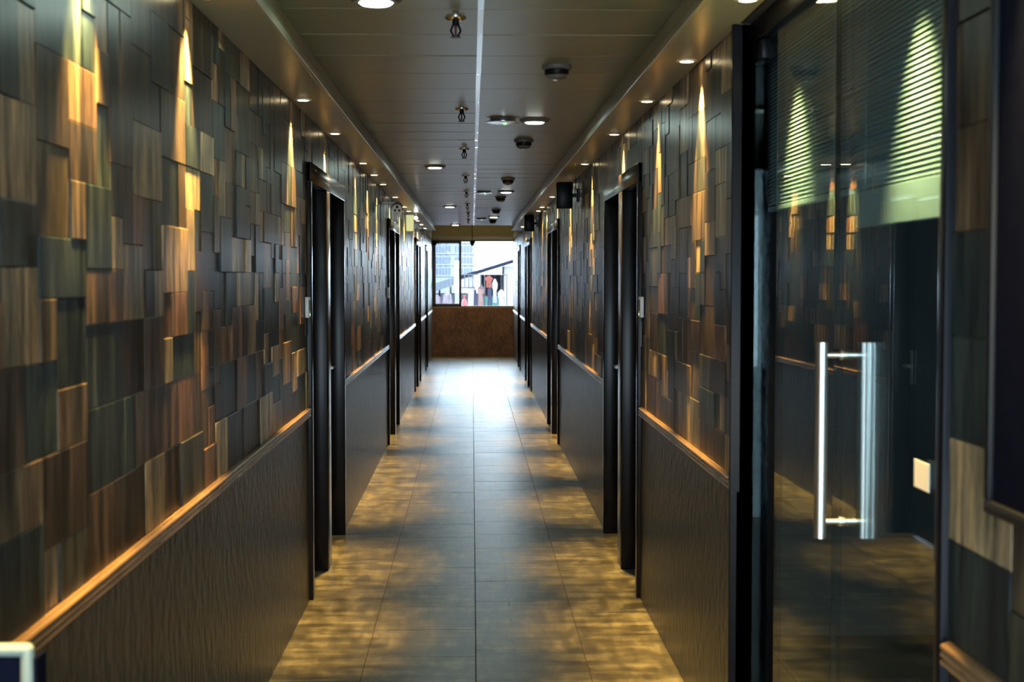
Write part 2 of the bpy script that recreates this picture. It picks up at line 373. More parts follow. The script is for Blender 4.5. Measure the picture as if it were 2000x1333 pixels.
def side_wall(name, x, s, openings, part_range, label):
    """s = +1: the room is on the +x side of the face"""
    t = -s * 0.13
    m = MB()
    for a, b in spans([(o[0], o[1]) for o in openings]): m.box(x - s * 0.008, x + t, a, b, 0, Z_END + 0.1)
    for a, b, top in openings: m.box(x - s * 0.008, x + t, a, b, top, Z_END + 0.1)
    wl = m.build(name, 'wall_core'); tag(wl, label, 'wall', kind='structure')
    far_v, far_f, tone = [], [], []
    cells = []
    for a, b in spans([(o[0], o[1]) for o in openings]):
        cells += pack(a, b, RAIL_Z + RAIL_H, Z_SOF)
    for a, b, top in openings:
        if Z_SOF - top > 0.08: cells += pack(a, b, top, Z_SOF)
    n = 0
    for (a, b, c, d) in cells:
        dep = rng.uniform(-0.003, 0.003)
        yc = (a + b) / 2
        if part_range[0] < yc < part_range[1] and n < 298:
            n += 1
            link('wall_block', block_mesh(b - a, d - c, s), wl, (x + s * dep, yc, (c + d) / 2))
        else:
            g = 0.0008; X = x + s * dep; k = len(far_v); xb = x - s * 0.012
            for xx in (xb, X):
                far_v.extend([(xx, a + g, c + g), (xx, b - g, c + g), (xx, b - g, d - g), (xx, a + g, d - g)])
            fs = [(k + 4, k + 5, k + 6, k + 7)] + [(k + i, k + (i + 1) % 4, k + 4 + (i + 1) % 4, k + 4 + i) for i in range(4)]
            far_f.extend(fs); tone.extend([rng.random()] * 5)
    me = bpy.data.meshes.new('wall_blocks_far'); me.from_pydata(far_v, [], far_f)
    bm = bmesh.new(); bm.from_mesh(me); bmesh.ops.recalc_face_normals(bm, faces=bm.faces[:]); bm.to_mesh(me); bm.free()
    at = me.attributes.new('tone', 'FLOAT', 'FACE'); at.data.foreach_set('value', tone)
    me.materials.append(MATS['block_wood_far'])
    o = link('wall_block_field', me, wl); o['kind'] = 'stuff'
    for a, b in spans([(o_[0], o_[1]) for o_ in openings]):
        MB().box(x, x - s * 0.009, a, b, 0.0, RAIL_Z + 0.004).build('wainscot_panel', 'wainscot', wl)
    MB().box(x, x - s * 0.009, Y_SOF, Y1, Z_SOF, Z_END).build('upper_panel', 'soffit_paint', wl)
    return wl
op_l = [(d[0] - 0.0, d[1], FRAME_T) for d in DOORS]
op_r = [(GLASS[0], GLASS[1], Z_SOF)] + op_l
side_wall('wall_left', XL, 1, op_l, (1.75, 6.97), 'wall of brown and teal weathered wood blocks over dark wainscot, bullet camera on it')
side_wall('wall_right', XR, -1, op_r, (0.9, 6.98), 'wall of weathered wood blocks over dark wainscot, with the glass doors in it')

# chair rails
def rail(n, x, s, a, b, label):
    m = MB(); pts = [(0, 0), (0.010, 0.001)]
    for k in range(3):
        z0 = 0.002 + k * 0.0137
        for i in range(0, 7):
            t = math.pi * i / 6; pts.append((0.010 + 0.009 * math.sin(t), z0 + 0.0137 * (1 - math.cos(t)) / 2))
    pts += [(0.010, 0.045), (0, 0.045)]
    m.prism([(x + s * p, RAIL_Z + q) for p, q in pts], a, b, 'XZ')
    o = m.build('trim_%d' % n, 'rail_wood'); tag(o, label, 'chair rail', kind='structure')
k = 1
ORD = ['before the first pair of doors', 'between the first and second pair of doors', 'between the second and third pair of doors', 'after the third pair of doors', 'beside the end window']
for i, (a, b) in enumerate(spans([(o[0] - 0.05, o[1] + 0.05) for o in op_l])):
    rail(k, XL, 1, a if i else 0.4, b, 'ridged wooden chair rail on the bullet camera wall ' + ORD[i]); k += 1
ORD_R = ['on the camera side of the glass doors', 'between the glass doors and the first black doors'] + ORD[1:]
ORD_R[0] = 'beside the black wall board'
for i, (a, b) in enumerate(spans([(GLASS[0] - 0.05, GLASS[1] + 0.03)] + [(o[0] - 0.05, o[1] + 0.05) for o in op_l])):
    rail(k, XR, -1, a if i else 0.4, b, 'ridged wooden chair rail on the loudspeaker wall ' + ORD_R[i]); k += 1

# ------------------------------------------------------------------ black timber doors in pairs
def door_set(n, x, s, d, label):
    a, b, pa, pb = d
    t = thing('door_%d' % n, (x, (a + b) / 2, 0), label, 'door', kind='structure'); yc = (a + b) / 2
    pr = 0.018; back = -0.135; cw = 0.045
    def P(x0, x1, y0, y1, z0, z1, nm, mat='frame_wood', par=t, bev=0.004):
        o = MB().box(s * x0, s * x1, y0 - yc, y1 - yc, z0, z1, bev=bev).build(nm, mat, par, smooth=bool(bev)); return o
    P(pr, back, a - 0.012, a + cw, 0.0, FRAME_T - 0.001, 'jamb'); P(pr, back, b - cw, b + 0.012, 0.0, FRAME_T - 0.001, 'jamb')
    P(pr + 0.002, back, a - 0.012, b + 0.012, DOOR_H, FRAME_T, 'head')
    leaves = []
    if pa is None: leaves = [(a + cw, b - cw, 1)]
    else:
        P(pr + 0.003, back, pa, pb, 0.0, DOOR_H, 'mullion')
        leaves = [(a + cw, pa, -1), (pb, b - cw, 1)]
    for (y0, y1, side) in leaves:
        lf = P(-0.092, -0.130, y0 + 0.003, y1 - 0.003, 0.008, DOOR_H - 0.003, 'leaf', 'leaf_wood')
        hy = (y1 - 0.06 if side > 0 else y0 + 0.06) - yc; dr = -side
        m = MB().box(s * -0.092, s * -0.085, hy - 0.022, hy + 0.022, 0.93, 1.14, bev=0.002)
        m.tube((s * -0.088, hy, 1.045), (s * -0.040, hy, 1.045), 0.010).tube((s * -0.042, hy - 0.008 * dr, 1.045), (s * -0.042, hy + dr * 0.12, 1.045), 0.009)
        m.build('lever_handle', 'steel', lf, True)
        hg = (y0 + 0.004 if side > 0 else y1 - 0.004) - yc
        for hz in (0.28, 1.03, 1.8): MB().tube((s * -0.086, hg, hz - 0.05), (s * -0.086, hg, hz + 0.05), 0.007, seg=10).build('hinge', 'steel', lf, True)
DL = ['pair of black doors nearest the glass doors', 'second pair of black doors counted from the glass doors', 'third pair of black doors counted from the glass doors', 'single black door nearest the end window']
for i, d in enumerate(DOORS):
    door_set(i + 1, XL, 1, d, DL[i].replace('nearest the glass doors', 'across from the wall by the glass doors') + ', bullet camera wall')
for i, d in enumerate(DOORS):
    door_set(i + 5, XR, -1, d, DL[i] + ', loudspeaker wall')

# ------------------------------------------------------------------ end wall and window
WX0, WX1, WZ0, WZ1 = -0.80, 0.845, 1.0, 2.34
m = MB().box(XL - 0.14, XR + 0.14, Y1, Y1 + 0.14, 0, WZ0).box(XL - 0.14, XR + 0.14, Y1, Y1 + 0.14, WZ1, Z_END + 0.1)
m.box(XL - 0.14, WX0, Y1, Y1 + 0.14, WZ0, WZ1).box(min(WX1, XR + 0.13), XR + 0.14, Y1, Y1 + 0.14, WZ0, WZ1)
we = m.build('wall_end', 'end_ceiling'); tag(we, 'end wall of the corridor around the window', 'wall', kind='structure')
MB().box(XL, XR, Y1 - 0.012, Y1, 0, WZ0 - 0.01).build('wainscot_panel', 'end_panel', we)
MB().box(XL, XR, Y1 - 0.03, Y1, WZ1 + 0.035, WZ1 + 0.085, bev=0.006).build('cornice_strip', 'pale_trim', we)
m = MB().box(XL - 0.14, -0.74, Y0 - 0.12, Y0, 0, Z_CEIL + 0.1).box(0.74, XR + 0.14, Y0 - 0.12, Y0, 0, Z_CEIL + 0.1).box(-0.74, 0.74, Y0 - 0.12, Y0, 2.3, Z_CEIL + 0.1)
tag(m.build('wall_entrance', 'soffit_paint'), 'wall with the open entrance at the other end of the corridor', 'wall', kind='structure')
win = thing('window_1', (0, Y1, 0), 'aluminium sliding window with one closed sash at the corridor end', 'window', kind='structure')
def WB(x0, x1, y0, y1, z0, z1, nm, mat='alu_dark', par=win): return MB().box(x0, x1, y0, y1, z0, z1).build(nm, mat, par)
WB(WX0, WX1, 0.0, 0.09, WZ0, WZ0 + 0.022, 'sill'); WB(WX0, WX1, 0.0, 0.09, WZ1 - 0.025, WZ1, 'frame_head')
WB(WX0, WX0 + 0.025, 0.0, 0.09, WZ0, WZ1, 'frame_side'); WB(WX1 - 0.02, WX1, 0.0, 0.09, WZ0, WZ1, 'frame_side')
SX1 = -0.215
sash = WB(WX0 + 0.025, WX0 + 0.072, 0.01, 0.045, WZ0 + 0.022, WZ1 - 0.025, 'sash_stile')
WB(SX1 - 0.045, SX1, 0.01, 0.045, WZ0 + 0.022, WZ1 - 0.025, 'sash_stile')
WB(WX0 + 0.025, SX1, 0.01, 0.045, WZ0 + 0.022, WZ0 + 0.065, 'sash_rail'); WB(WX0 + 0.025, SX1, 0.01, 0.045, WZ1 - 0.06, WZ1 - 0.025, 'sash_rail')
WB(WX0 + 0.07, SX1 - 0.043, 0.024, 0.030, WZ0 + 0.06, WZ1 - 0.055, 'pane', 'window_glass')

# ------------------------------------------------------------------ glass double door in the side wall, dark room behind it
XG = XR + 0.055
g0, g1 = GLASS; ZG = 2.30
gf = thing('door_9', (XR, (g0 + g1) / 2, 0), 'black metal frame around the glass double door', 'door frame', kind='structure'); gy = (g0 + g1) / 2
def GB(x0, x1, y0, y1, z0, z1, nm, mat='black_metal', par=gf, bev=0.003, off=None):
    o = MB().box(x0 - XR, x1 - XR, y0 - gy, y1 - gy, z0, z1, bev=bev).build(nm, mat, par, smooth=bool(bev)); return o
GB(XR - 0.014, XR + 0.13, g0 - 0.035, g0, 0, Z_SOF - 0.001, 'jamb'); GB(XR - 0.022, XR + 0.13, g1, g1 + 0.02, 0, Z_SOF - 0.001, 'jamb')
GB(XG - 0.022, XR + 0.13, g0, g1, ZG + 0.006, Z_SOF - 0.002, 'head')
yj = 3.452
def glass_leaf(y0, y1, ang, pivot, label, handle):
    t = thing('glass_door', (XG, pivot, 0.0), label, 'glass door', rz=R(ang))
    a, b = y0 - pivot, y1 - pivot
    MB().box(-0.006, 0.006, a + 0.0008, b - 0.0008, 0.010, ZG).build('glass_pane', 'door_glass', t)
    fe = b if abs(a) < abs(b) else a
    MB().box(-0.0062, 0.0062, fe - 0.0016, fe + 0.0016, 0.010, ZG).build('edge_strip', 'glass_edge', t)
    pe = a if abs(a) < abs(b) else b; d = 1 if pe == a else -1
    MB().box(-0.016, 0.016, pe + 0.001 * d, pe + 0.14 * d, ZG - 0.055, ZG + 0.003, bev=0.003).build('patch_fitting', 'black_metal', t, True)
    MB().box(-0.016, 0.016, pe + 0.001 * d, pe + 0.14 * d, 0.006, 0.06, bev=0.003).build('patch_fitting', 'steel', t, True)
    if handle is not None:
        hy = handle - pivot; z0, z1 = 0.963, 1.432
        h = MB().tube((-0.056, hy, z0), (-0.056, hy, z1), 0.0145, seg=24).build('pull_bar', 'steel', t, True)
        h2 = MB().tube((0.056, hy, z0), (0.056, hy, z1), 0.0145, seg=24).build('pull_bar', 'steel', t, True)
        for z in (z0 + 0.040, z1 - 0.030):
            MB().tube((-0.05, hy, z), (0.05, hy, z), 0.0065, seg=14).build('standoff', 'steel', h, True)
            MB().tube((-0.013, hy, z), (-0.006, hy, z), 0.012, seg=18).tube((0.006, hy, z), (0.013, hy, z), 0.012, seg=18).build('clamp_ring', 'steel', h, True)
    return t
gn = glass_leaf(g0 + 0.012, yj - 0.003, -0.25, g0 + 0.012, 'clear glass door leaf with tall steel pull bars', 3.362)
gfar = glass_leaf(yj + 0.003, g1 - 0.006, 0.35, g1 - 0.006, 'clear glass door leaf without handle, next to the leaf with pull bars', None)
MB().box(-0.0075, -0.0062, 2.700 - (g0 + 0.012), 2.792 - (g0 + 0.012), 1.172, 1.226).build('sticker', 'white_plastic', gn)
def blind(y0, y1, label, bar, zb):
    yc = (y0 + y1) / 2; xb = XG + 0.042
    t = thing('venetian_blind', (xb, yc, zb), label, 'blind', rz=0.0)
    L_ = (y1 - y0) / 2; top = ZG + 0.05 - zb
    MB().box(-0.014, 0.014, -L_, L_, top - 0.03, top, bev=0.002).build('head_rail', 'blind_slat', t)
    MB().box(-0.008, 0.008, -L_, L_, 0, bar, bev=0.002).build('bottom_rail', 'blind_slat', t)
    sl = MB().prism([(-0.0052, -0.0066), (-0.0008, 0.0006), (0.0052, 0.0066), (0.0047, 0.0071), (-0.0014, 0.0011), (-0.0058, -0.0062)], -L_, L_, 'XZ').mesh('slat', 'blind_slat')
    z = bar + 0.012; 
    while z < top - 0.035:
        link('slat', sl, t, (0, 0, z)); z += 0.0118
    for c in (-L_ * 0.72, L_ * 0.72): MB().tube((-0.0095, c, bar), (-0.0095, c, top - 0.02), 0.0012, seg=6).build('ladder_cord', 'blind_slat', t)
blind(g0 + 0.02, yj - 0.012, 'half-lowered pale blind behind the glass leaf with pull bars', 0.085, 1.705)
blind(yj + 0.012, g1 - 0.02, 'half-lowered pale blind behind the glass leaf without handle', 0.014, 1.79)
rx0, rx1, ry0, ry1 = XR + 0.131, 3.6, 1.2, 6.2
def RS(nm, mat, lab, cat, *bx):
    m = MB(); m.box(*bx); tag(m.build(nm, mat), lab, cat, kind='structure')
RS('wall_room_back', 'room_wall', 'dark far wall of the room behind the glass doors', 'wall', rx1, rx1 + 0.1, ry0, ry1, -0.06, 2.7)
RS('wall_room_near', 'room_wall', 'dark side wall of the room behind the black wall board', 'wall', rx0, 1.5, ry0 - 0.1, ry0, -0.06, 2.7)
RS('wall_room_corner', 'room_wall', 'dark corner wall of the room beyond its side window', 'wall', 2.3, rx1, ry0 - 0.1, ry0, -0.06, 2.7)
RS('wall_room_sill', 'room_wall', 'dark wall below the side window of the room', 'wall', 1.5, 2.3, ry0 - 0.1, ry0, -0.06, 1.1)
RS('wall_room_lintel', 'room_wall', 'dark wall above the side window of the room', 'wall', 1.5, 2.3, ry0 - 0.1, ry0, 2.1, 2.7)
RS('wall_room_far', 'room_wall', 'dark side wall of the room behind the glass leaf', 'wall', rx0, rx1, ry1, ry1 + 0.1, -0.06, 2.7)
RS('floor_room', 'room_floor', 'dark floor of the room behind the glass doors', 'floor', XR + 0.08, rx1, ry0, ry1, -0.06, -0.001)
RS('ceiling_room', 'room_wall', 'dark ceiling of the room behind the glass doors', 'ceiling', rx0 - 0.02, rx1, ry0, ry1, 2.6, 2.7)

# ------------------------------------------------------------------ downlights in the soffits
def spot(par, power, tilt):
    l = bpy.data.lights.new('downlight_beam', 'SPOT'); l.energy = power; l.color = SPOT_COL; l.spot_size = R(50); l.spot_blend = 0.95; l.shadow_soft_size = 0.018
    o = bpy.data.objects.new('downlight_beam', l); C.objects.link(o); o.location = (0, 0, -0.012); o.rotation_euler = (0, tilt, 0); o.parent = par; return o
def make_downlight(loc, label, group):
    t = thing('downlight', loc, label, 'downlight', group)
    MB().lathe([(0.026, 0.0), (0.038, 0.0), (0.038, -0.003), (0.032, -0.005), (0.026, -0.005)], (0, 0, 0), seg=28).build('trim_ring', 'pale_trim', t, True)
    MB().lathe([(0.024, 0.0), (0.025, -0.0048), (0.019, -0.0064), (0.004, -0.007)], (0, 0, 0), seg=24).build('lamp_lens', 'lamp_warm', t, True)
    return t
LY = [1.95, 2.97, 4.03, 6.34, 7.80, 9.8, 10.9, 12.0, 13.9, 15.8, 16.8, 19.6, 21.0, 22.6]
RY = [1.95, 2.92, 4.03, 5.17, 6.34, 7.80, 9.82, 12.0, 13.8, 15.8, 16.7, 19.5, 21.9]
d0 = None
for ys, x, lab, grp in ((LY, XL + 0.056, 'small round warm downlight in the soffit on the bullet camera wall', 'downlights above the bullet camera wall'),
                        (RY, XR - 0.052, 'small round warm downlight in the soffit on the glass door wall', 'downlights above the glass door wall')):
    for y in ys:
        if d0 is None: d0 = make_downlight((x, y, Z_SOF), lab, grp); o = d0
        else:
            o = thing('downlight', (x, y, Z_SOF), lab, 'downlight', grp)
            for ch in d0.children:
                if ch.type == 'MESH':
                    c = ch.copy(); C.objects.link(c); c.parent = o
        spot(o, SPOT_W, R(7.5) if x < 0 else R(-7.5))

for x in (-0.42, 0.44):
    o = thing('recessed_lamp', (x, 27.7, Z_END), 'warm lamp in the raised end ceiling, on the %s side' % ('bullet camera' if x < 0 else 'loudspeaker'), 'ceiling lamp', 'lamps in the raised end ceiling')
    for ch in d0.children:
        if ch.type == 'MESH':
            c = ch.copy(); C.objects.link(c); c.parent = o
    sp_ = spot(o, 50.0, 0.0); sp_.data.spot_size = R(120); sp_.data.spot_blend = 0.6

# ------------------------------------------------------------------ ceiling fittings
def ceiling_lamp(loc, label, group):
    t = thing('ceiling_lamp', loc, label, 'ceiling lamp', group)
    MB().lathe([(0.055, 0), (0.085, 0), (0.085, -0.004), (0.070, -0.016), (0.055, -0.016)], (0, 0, 0), seg=32).build('trim_ring', 'grey_plastic', t, True)
    MB().lathe([(0.054, 0), (0.054, -0.016), (0.046, -0.022), (0.01, -0.024)], (0, 0, 0), seg=28).build('diffuser', 'lamp_cool', t, True)
    return t
c0 = None
for x, y in ((0.33, 1.5), (-0.30, 4.51), (0.348, 7.93), (-0.29, 11.2), (0.345, 14.4), (-0.27, 17.4), (0.31, 20.3), (-0.27, 23.3)):
    if c0 is None: c0 = ceiling_lamp((x, y, Z_CEIL), 'round cool white lamp set into the panel ceiling', 'cool lamps in the panel ceiling'); o = c0
    else: o = dup(c0, (x, y, Z_CEIL))
    l = bpy.data.lights.new('lamp_glow', 'AREA'); l.shape = 'DISK'; l.size = 0.10; l.energy = LED_W; l.color = LED_COL
    lo = bpy.data.objects.new('lamp_glow', l); C.objects.link(lo); lo.location = (x, y, Z_CEIL - 0.028)

s0 = thing('sprinkler', (-0.054, 4.84, Z_CEIL), 'pendent sprinkler head with round plate on the panel ceiling', 'sprinkler', 'sprinklers along the ceiling')
MB().lathe([(0.036, 0), (0.036, -0.003), (0.026, -0.010), (0.013, -0.012)], (0, 0, 0)).build('escutcheon', 'chrome', s0, True)
MB().tube((0, 0, -0.010), (0, 0, -0.030), 0.012).build('body', 'black_metal', s0, True)
for sx in (-1, 1):
    MB().tube((sx * 0.010, 0, -0.027), (sx * 0.017, 0, -0.045), 0.0035, seg=8).tube((sx * 0.017, 0, -0.044), (sx * 0.005, 0, -0.066), 0.0035, seg=8).build('frame_arm', 'black_metal', s0, True)
MB().tube((0, 0, -0.030), (0, 0, -0.060), 0.004, seg=8).build('bulb', 'cloth_red', s0, True)
MB().tube((0, 0, -0.064), (0, 0, -0.068), 0.017).build('deflector', 'black_metal', s0, True)
for y in (2.4, 7.43, 9.7, 12.2, 14.4, 16.8, 19.0, 21.3): dup(s0, (-0.054 + rng.uniform(-0.006, 0.006), y, Z_CEIL))

k0 = thing('smoke_detector', (0.352, 5.93, Z_CEIL), 'grey domed smoke detector on the panel ceiling', 'smoke detector', 'smoke detectors along the ceiling')
MB().lathe([(0.062, 0), (0.062, -0.012), (0.056, -0.016)], (0, 0, 0), seg=28).build('base', 'grey_plastic', k0, True)
MB().lathe([(0.050, -0.015), (0.050, -0.034), (0.044, -0.040)], (0, 0, 0), seg=28).build('cage', 'black_plastic', k0, True)
MB().lathe([(0.046, -0.039), (0.040, -0.050), (0.020, -0.056), (0.004, -0.057)], (0, 0, 0), seg=28).build('cap', 'grey_plastic', k0, True)
MB().lathe([(0.010, -0.055), (0.009, -0.061), (0.002, -0.062)], (-0.006, 0, 0), seg=12).build('sensor_tip', 'white_plastic', k0, True)
for x, y in ((0.33, 9.1), (0.318, 12.6), (0.31, 15.4), (0.31, 18.3), (0.315, 21.6)): dup(k0, (x, y, Z_CEIL))

a0 = thing('ceiling_speaker', (0.172, 7.9, Z_CEIL), 'shallow round ceiling disc with bright rim and small green light', 'ceiling disc', 'ceiling discs beside the seam')
MB().lathe([(0.070, 0), (0.070, -0.014), (0.055, -0.020)], (0, 0, 0), seg=32).build('base', 'grey_plastic', a0, True)
MB().lathe([(0.060, -0.013), (0.092, -0.016), (0.092, -0.020), (0.060, -0.024)], (0, 0, 0), seg=36).build('rim', 'chrome', a0, True)
MB().ball((0.010, -0.01, -0.024), 0.013, (1, 1, 0.8)).build('indicator', 'led_green', a0, True)
for x, y in ((0.125, 14.5), (0.136, 21.0)): dup(a0, (x, y, Z_CEIL))

# ------------------------------------------------------------------ wall fittings
def speaker(loc, label, w=0.125, h=0.205, d=0.11):
    t = thing('loudspeaker', loc, label, 'loudspeaker')
    MB().box(-w / 2, w / 2, -d / 2, d / 2, 0, h, bev=0.012).build('cabinet', 'black_plastic', t, True)
    MB().box(-w / 2 + 0.010, w / 2 - 0.010, -d / 2 - 0.006, -d / 2 + 0.002, 0.010, h - 0.010, bev=0.003).build('grille', 'black_metal', t, True)
    MB().box(w / 2 - 0.002, w / 2 + 0.045, -0.012, 0.012, h * 0.5 - 0.015, h * 0.5 + 0.015).box(w / 2 + 0.03, w / 2 + 0.046, -0.03, 0.03, h * 0.5 - 0.05, h * 0.5 + 0.05).build('bracket', 'black_metal', t)
    MB().tube((w / 2 + 0.02, 0.01, h * 0.5), (w / 2 + 0.03, 0.01, h + 0.03), 0.004, seg=8).build('cable', 'black_plastic', t)
    return t
speaker((XR - 0.111, 11.1, 2.125), 'black box loudspeaker on bracket between first and second pairs of doors')
speaker((XR - 0.111, 17.95, 2.17), 'black box loudspeaker on bracket between second and third pairs of doors')
speaker((-0.755, 28.46, 2.235), 'small dark box loudspeaker at the upper corner of the end window', 0.10, 0.10, 0.10)

def bullet_camera(loc, label, sc=1.0):
    t = thing('security_camera', loc, label, 'security camera'); t.scale = (sc, sc, sc)
    MB().tube((-0.155, 0.02, 0.045), (-0.148, 0.02, 0.045), 0.036).build('wall_plate', 'white_plastic', t, True)
    MB().tube((-0.15, 0.02, 0.045), (-0.02, 0.03, 0.045), 0.011).tube((-0.02, 0.03, 0.05), (-0.02, 0.03, 0.01), 0.012).build('arm', 'white_plastic', t, True)
    b = MB().lathe([(0.034, 0.15), (0.041, 0.135), (0.043, 0.0), (0.043, -0.05), (0.040, -0.055)], (0, 0, 0), axis='Y').build('body', 'white_plastic', t, True)
    m = MB()
    pts = [(0.050 * math.cos(R(a)), 0.050 * math.sin(R(a))) for a in range(0, 181, 15)] + [(0.046 * math.cos(R(a)), 0.046 * math.sin(R(a))) for a in range(180, -1, -15)]
    m.prism(pts, -0.075, 0.13, 'XZ').build('sun_shield', 'grey_plastic', t, True)
    MB().tube((0, -0.054, 0), (0, -0.058, 0), 0.039, seg=28).build('face', 'white_plastic', t, True)
    for x, z, r in ((0, 0.018, 0.0125), (-0.018, -0.012, 0.0105), (0.018, -0.012, 0.0105)):
        MB().tube((x, -0.057, z), (x, -0.061, z), r, seg=18).build('lens', 'black_plastic', b, True)
    t.rotation_euler = (R(8), 0, R(3))
    return t
bullet_camera((XL + 0.133, 12.75, 2.205), 'white bullet security camera with three lenses, before the second pair of doors')
bullet_camera((XL + 0.112, 20.1, 2.225), 'white bullet security camera with three lenses, above the third pair of doors', 0.85)
hc = thing('dome_camera', (0.005, 28.45, 2.22), 'dark camera hanging in front of the end window head', 'security camera')
MB().tube((0, 0, 0.10), (0, 0, Z_END - 2.22), 0.008, seg=10).build('stem', 'black_plastic', hc)
MB().box(-0.045, 0.045, -0.05, 0.05, 0.045, 0.11, bev=0.012).build('housing', 'black_plastic', hc, True)
MB().ball((0, 0, 0.04), 0.038).build('dome', 'black_plastic', hc, True)
MB().box(0.04, 0.062, -0.02, 0.02, 0.05, 0.12, bev=0.004).build('side_bracket', 'black_plastic', hc, True)

es = thing('exit_sign', (XL + 0.062, 17.0, 2.135), 'pale green lit exit box standing out from the wall', 'exit sign')
MB().box(-0.05, 0.05, -0.02, 0.02, 0, 0.205, bev=0.006).build('housing', 'white_plastic', es, True)
MB().box(-0.043, 0.043, -0.0225, -0.019, 0.008, 0.197).build('lit_face', 'sign_face', es)
MB().box(-0.062, -0.048, -0.012, 0.012, 0.08, 0.13).build('bracket', 'white_plastic', es)
bl = thing('bulb_lamp', (XL + 0.125, 17.25, 2.29), 'small bare bright bulb hanging from the soffit by the exit box', 'bulb')
MB().tube((0, 0, 0.03), (0, 0, Z_SOF - 2.29), 0.012, seg=12).build('holder', 'white_plastic', bl, True)
MB().ball((0, 0, 0.018), 0.020).build('bulb', 'bulb', bl, True)

def plate(loc, s, label):
    t = thing('card_reader', loc, label, 'card reader')
    MB().box(0, s * 0.018, -0.043, 0.043, 0, 0.10, bev=0.004).build('housing', 'white_plastic', t, True)
    MB().box(s * 0.0175, s * 0.020, -0.026, 0.026, 0.03, 0.085, bev=0.0008).build('face_plate', 'grey_plastic', t)
    MB().tube((s * 0.018, 0.0, 0.015), (s * 0.0215, 0.0, 0.015), 0.005, seg=12).build('indicator', 'led_green', t)
plate((XL + 0.004, 6.84, 1.395), 1, 'pale card reader beside the first pair of doors, bullet camera wall')
plate((XR - 0.004, 6.86, 1.395), -1, 'pale card reader beside the first pair of doors, loudspeaker wall')
plate((XL + 0.004, 13.38, 1.395), 1, 'pale card reader beside the second pair of doors, bullet camera wall')

# black board on the wall beside the glass doors
bd = thing('wall_board', (XR - 0.012, 1.60, 1.24), 'large black board hanging on the block wall beside the glass doors', 'wall board')
MB().box(-0.012, 0.008, -0.57, 0.57, 0, 0.95).build('panel', 'dark_panel', bd)
for (y0, y1, z0, z1) in ((-0.59, 0.59, -0.02, 0.0), (-0.59, 0.59, 0.95, 0.97), (-0.59, -0.57, 0, 0.95), (0.57, 0.59, 0, 0.95)):
    MB().box(-0.020, 0.008, y0, y1, z0, z1, bev=0.003).build('frame_bar', 'black_plastic', bd, True)

# low steel-tube stand against the block wall
st = thing('tube_stand', (-0.735, 2.17, 0.0), 'low stand of pale grey-green metal tube with a dark panel, by the block wall', 'stand')
for x in (-0.045, 0.055):
    MB().tube((x, 0, 0.0), (x, 0, 1.018), 0.0105).ball((x, 0, 1.018), 0.0105).build('upright', 'stand_metal', st, True)
MB().tube((-0.045, 0, 1.018), (0.055, 0, 1.018), 0.0105).build('top_bar', 'stand_metal', st, True)
MB().box(-0.036, 0.046, 0.004, 0.012, 0.06, 1.005).build('panel', 'dark_panel', st)
MB().box(0.058, 0.070, -0.004, 0.045, 0.03, 1.005).build('side_panel', 'dark_panel', st)
MB().box(-0.058, 0.069, -0.06, 0.16, 0.0, 0.02, bev=0.004).build('foot', 'black_metal', st, True)

# ------------------------------------------------------------------ outside the window
tag(MB().box(-150, 150, 30, 420, -3.4, -3.2).build('ground_outside', 'street'), 'grey street surface outside the window', 'ground', kind='structure')
YB = 380.0
ab = thing('apartment_building', (-24.0, YB, -3.2), 'far pale apartment block with rows of narrow windows', 'building')
MB().box(-26, 24.8, 0, 14, 0, 46).build('facade', 'facade_white', ab)
wt = MB().box(-0.26, 0.26, -0.12, 0.05, 0, 1.75).mesh('window', 'facade_window'); wsq = MB().box(-0.22, 0.22, -0.12, 0.05, 0, 0.42).mesh('window', 'facade_window')
for fl_ in range(2, 8):
    zb = fl_ * 2.96
    for c in range(34):
        if c % 7 == 6: continue
        xx = 23.8 - c * 0.83
        link('window', wt, ab, (xx, 0, zb - 0.3)); 
        if c % 2 == 0: link('window', wsq, ab, (xx, 0, zb + 1.85))
    MB().box(-4, 24.8, -0.35, 0.0, zb - 0.75, zb - 0.58).build('floor_band', 'facade_white', ab)
# canopy: sloping roof of a market shed
YS = 44.0
def px(x, y, Y): return ((x - 922) / F_PX * Y, CAM_H - (y - 543) / F_PX * Y)
sh = thing('market_shed', (0, YS, -3.2), 'white market shed with a sloping roof and dark roof edge', 'shed')
def SH(pts, y0, y1, nm, mat): return MB().prism([(a, b + 3.2) for a, b in pts], y0, y1, 'XZ').build(nm, mat, sh)
pA, pB, pC = px(780, 574, YS), px(898, 539, YS), px(1030, 498, YS)
SH([pA, pB, (pB[0], pB[1] - 0.22), (pA[0], pA[1] - 0.34)], 0, 4, 'lower_roof', 'roof_white')
SH([pB, pC, (pC[0], pC[1] - 0.12), (pB[0], pB[1] - 0.12)], -0.25, 4, 'upper_roof', 'roof_edge')
for xx in (858, 880, 940): 
    q = px(xx, 560, YS); MB().box(q[0] - 0.03, q[0] + 0.03, 0.4, 0.46, 0, q[1] + 3.2).build('post', 'roof_edge', sh)
q0, q1 = px(985, 520, YS), px(1040, 700, YS)
MB().box(q0[0], q1[0], 0.1, 3.6, 0, q0[1] + 3.2).build('side_wall', 'stall_white', sh)
q0, q1 = px(700, 560, YS), px(990, 620, YS)
MB().box(q0[0], q1[0], 3.4, 3.6, 0, px(0, 575, YS)[1] + 3.2).build('back_wall', 'stall_white', sh)
q0, q1 = px(938, 536, YS), px(988, 580, YS)
MB().box(q0[0], q1[0], 2.9, 3.2, q1[1] + 3.2, q0[1] + 3.2).build('dark_doorway', 'stall_dark', sh)
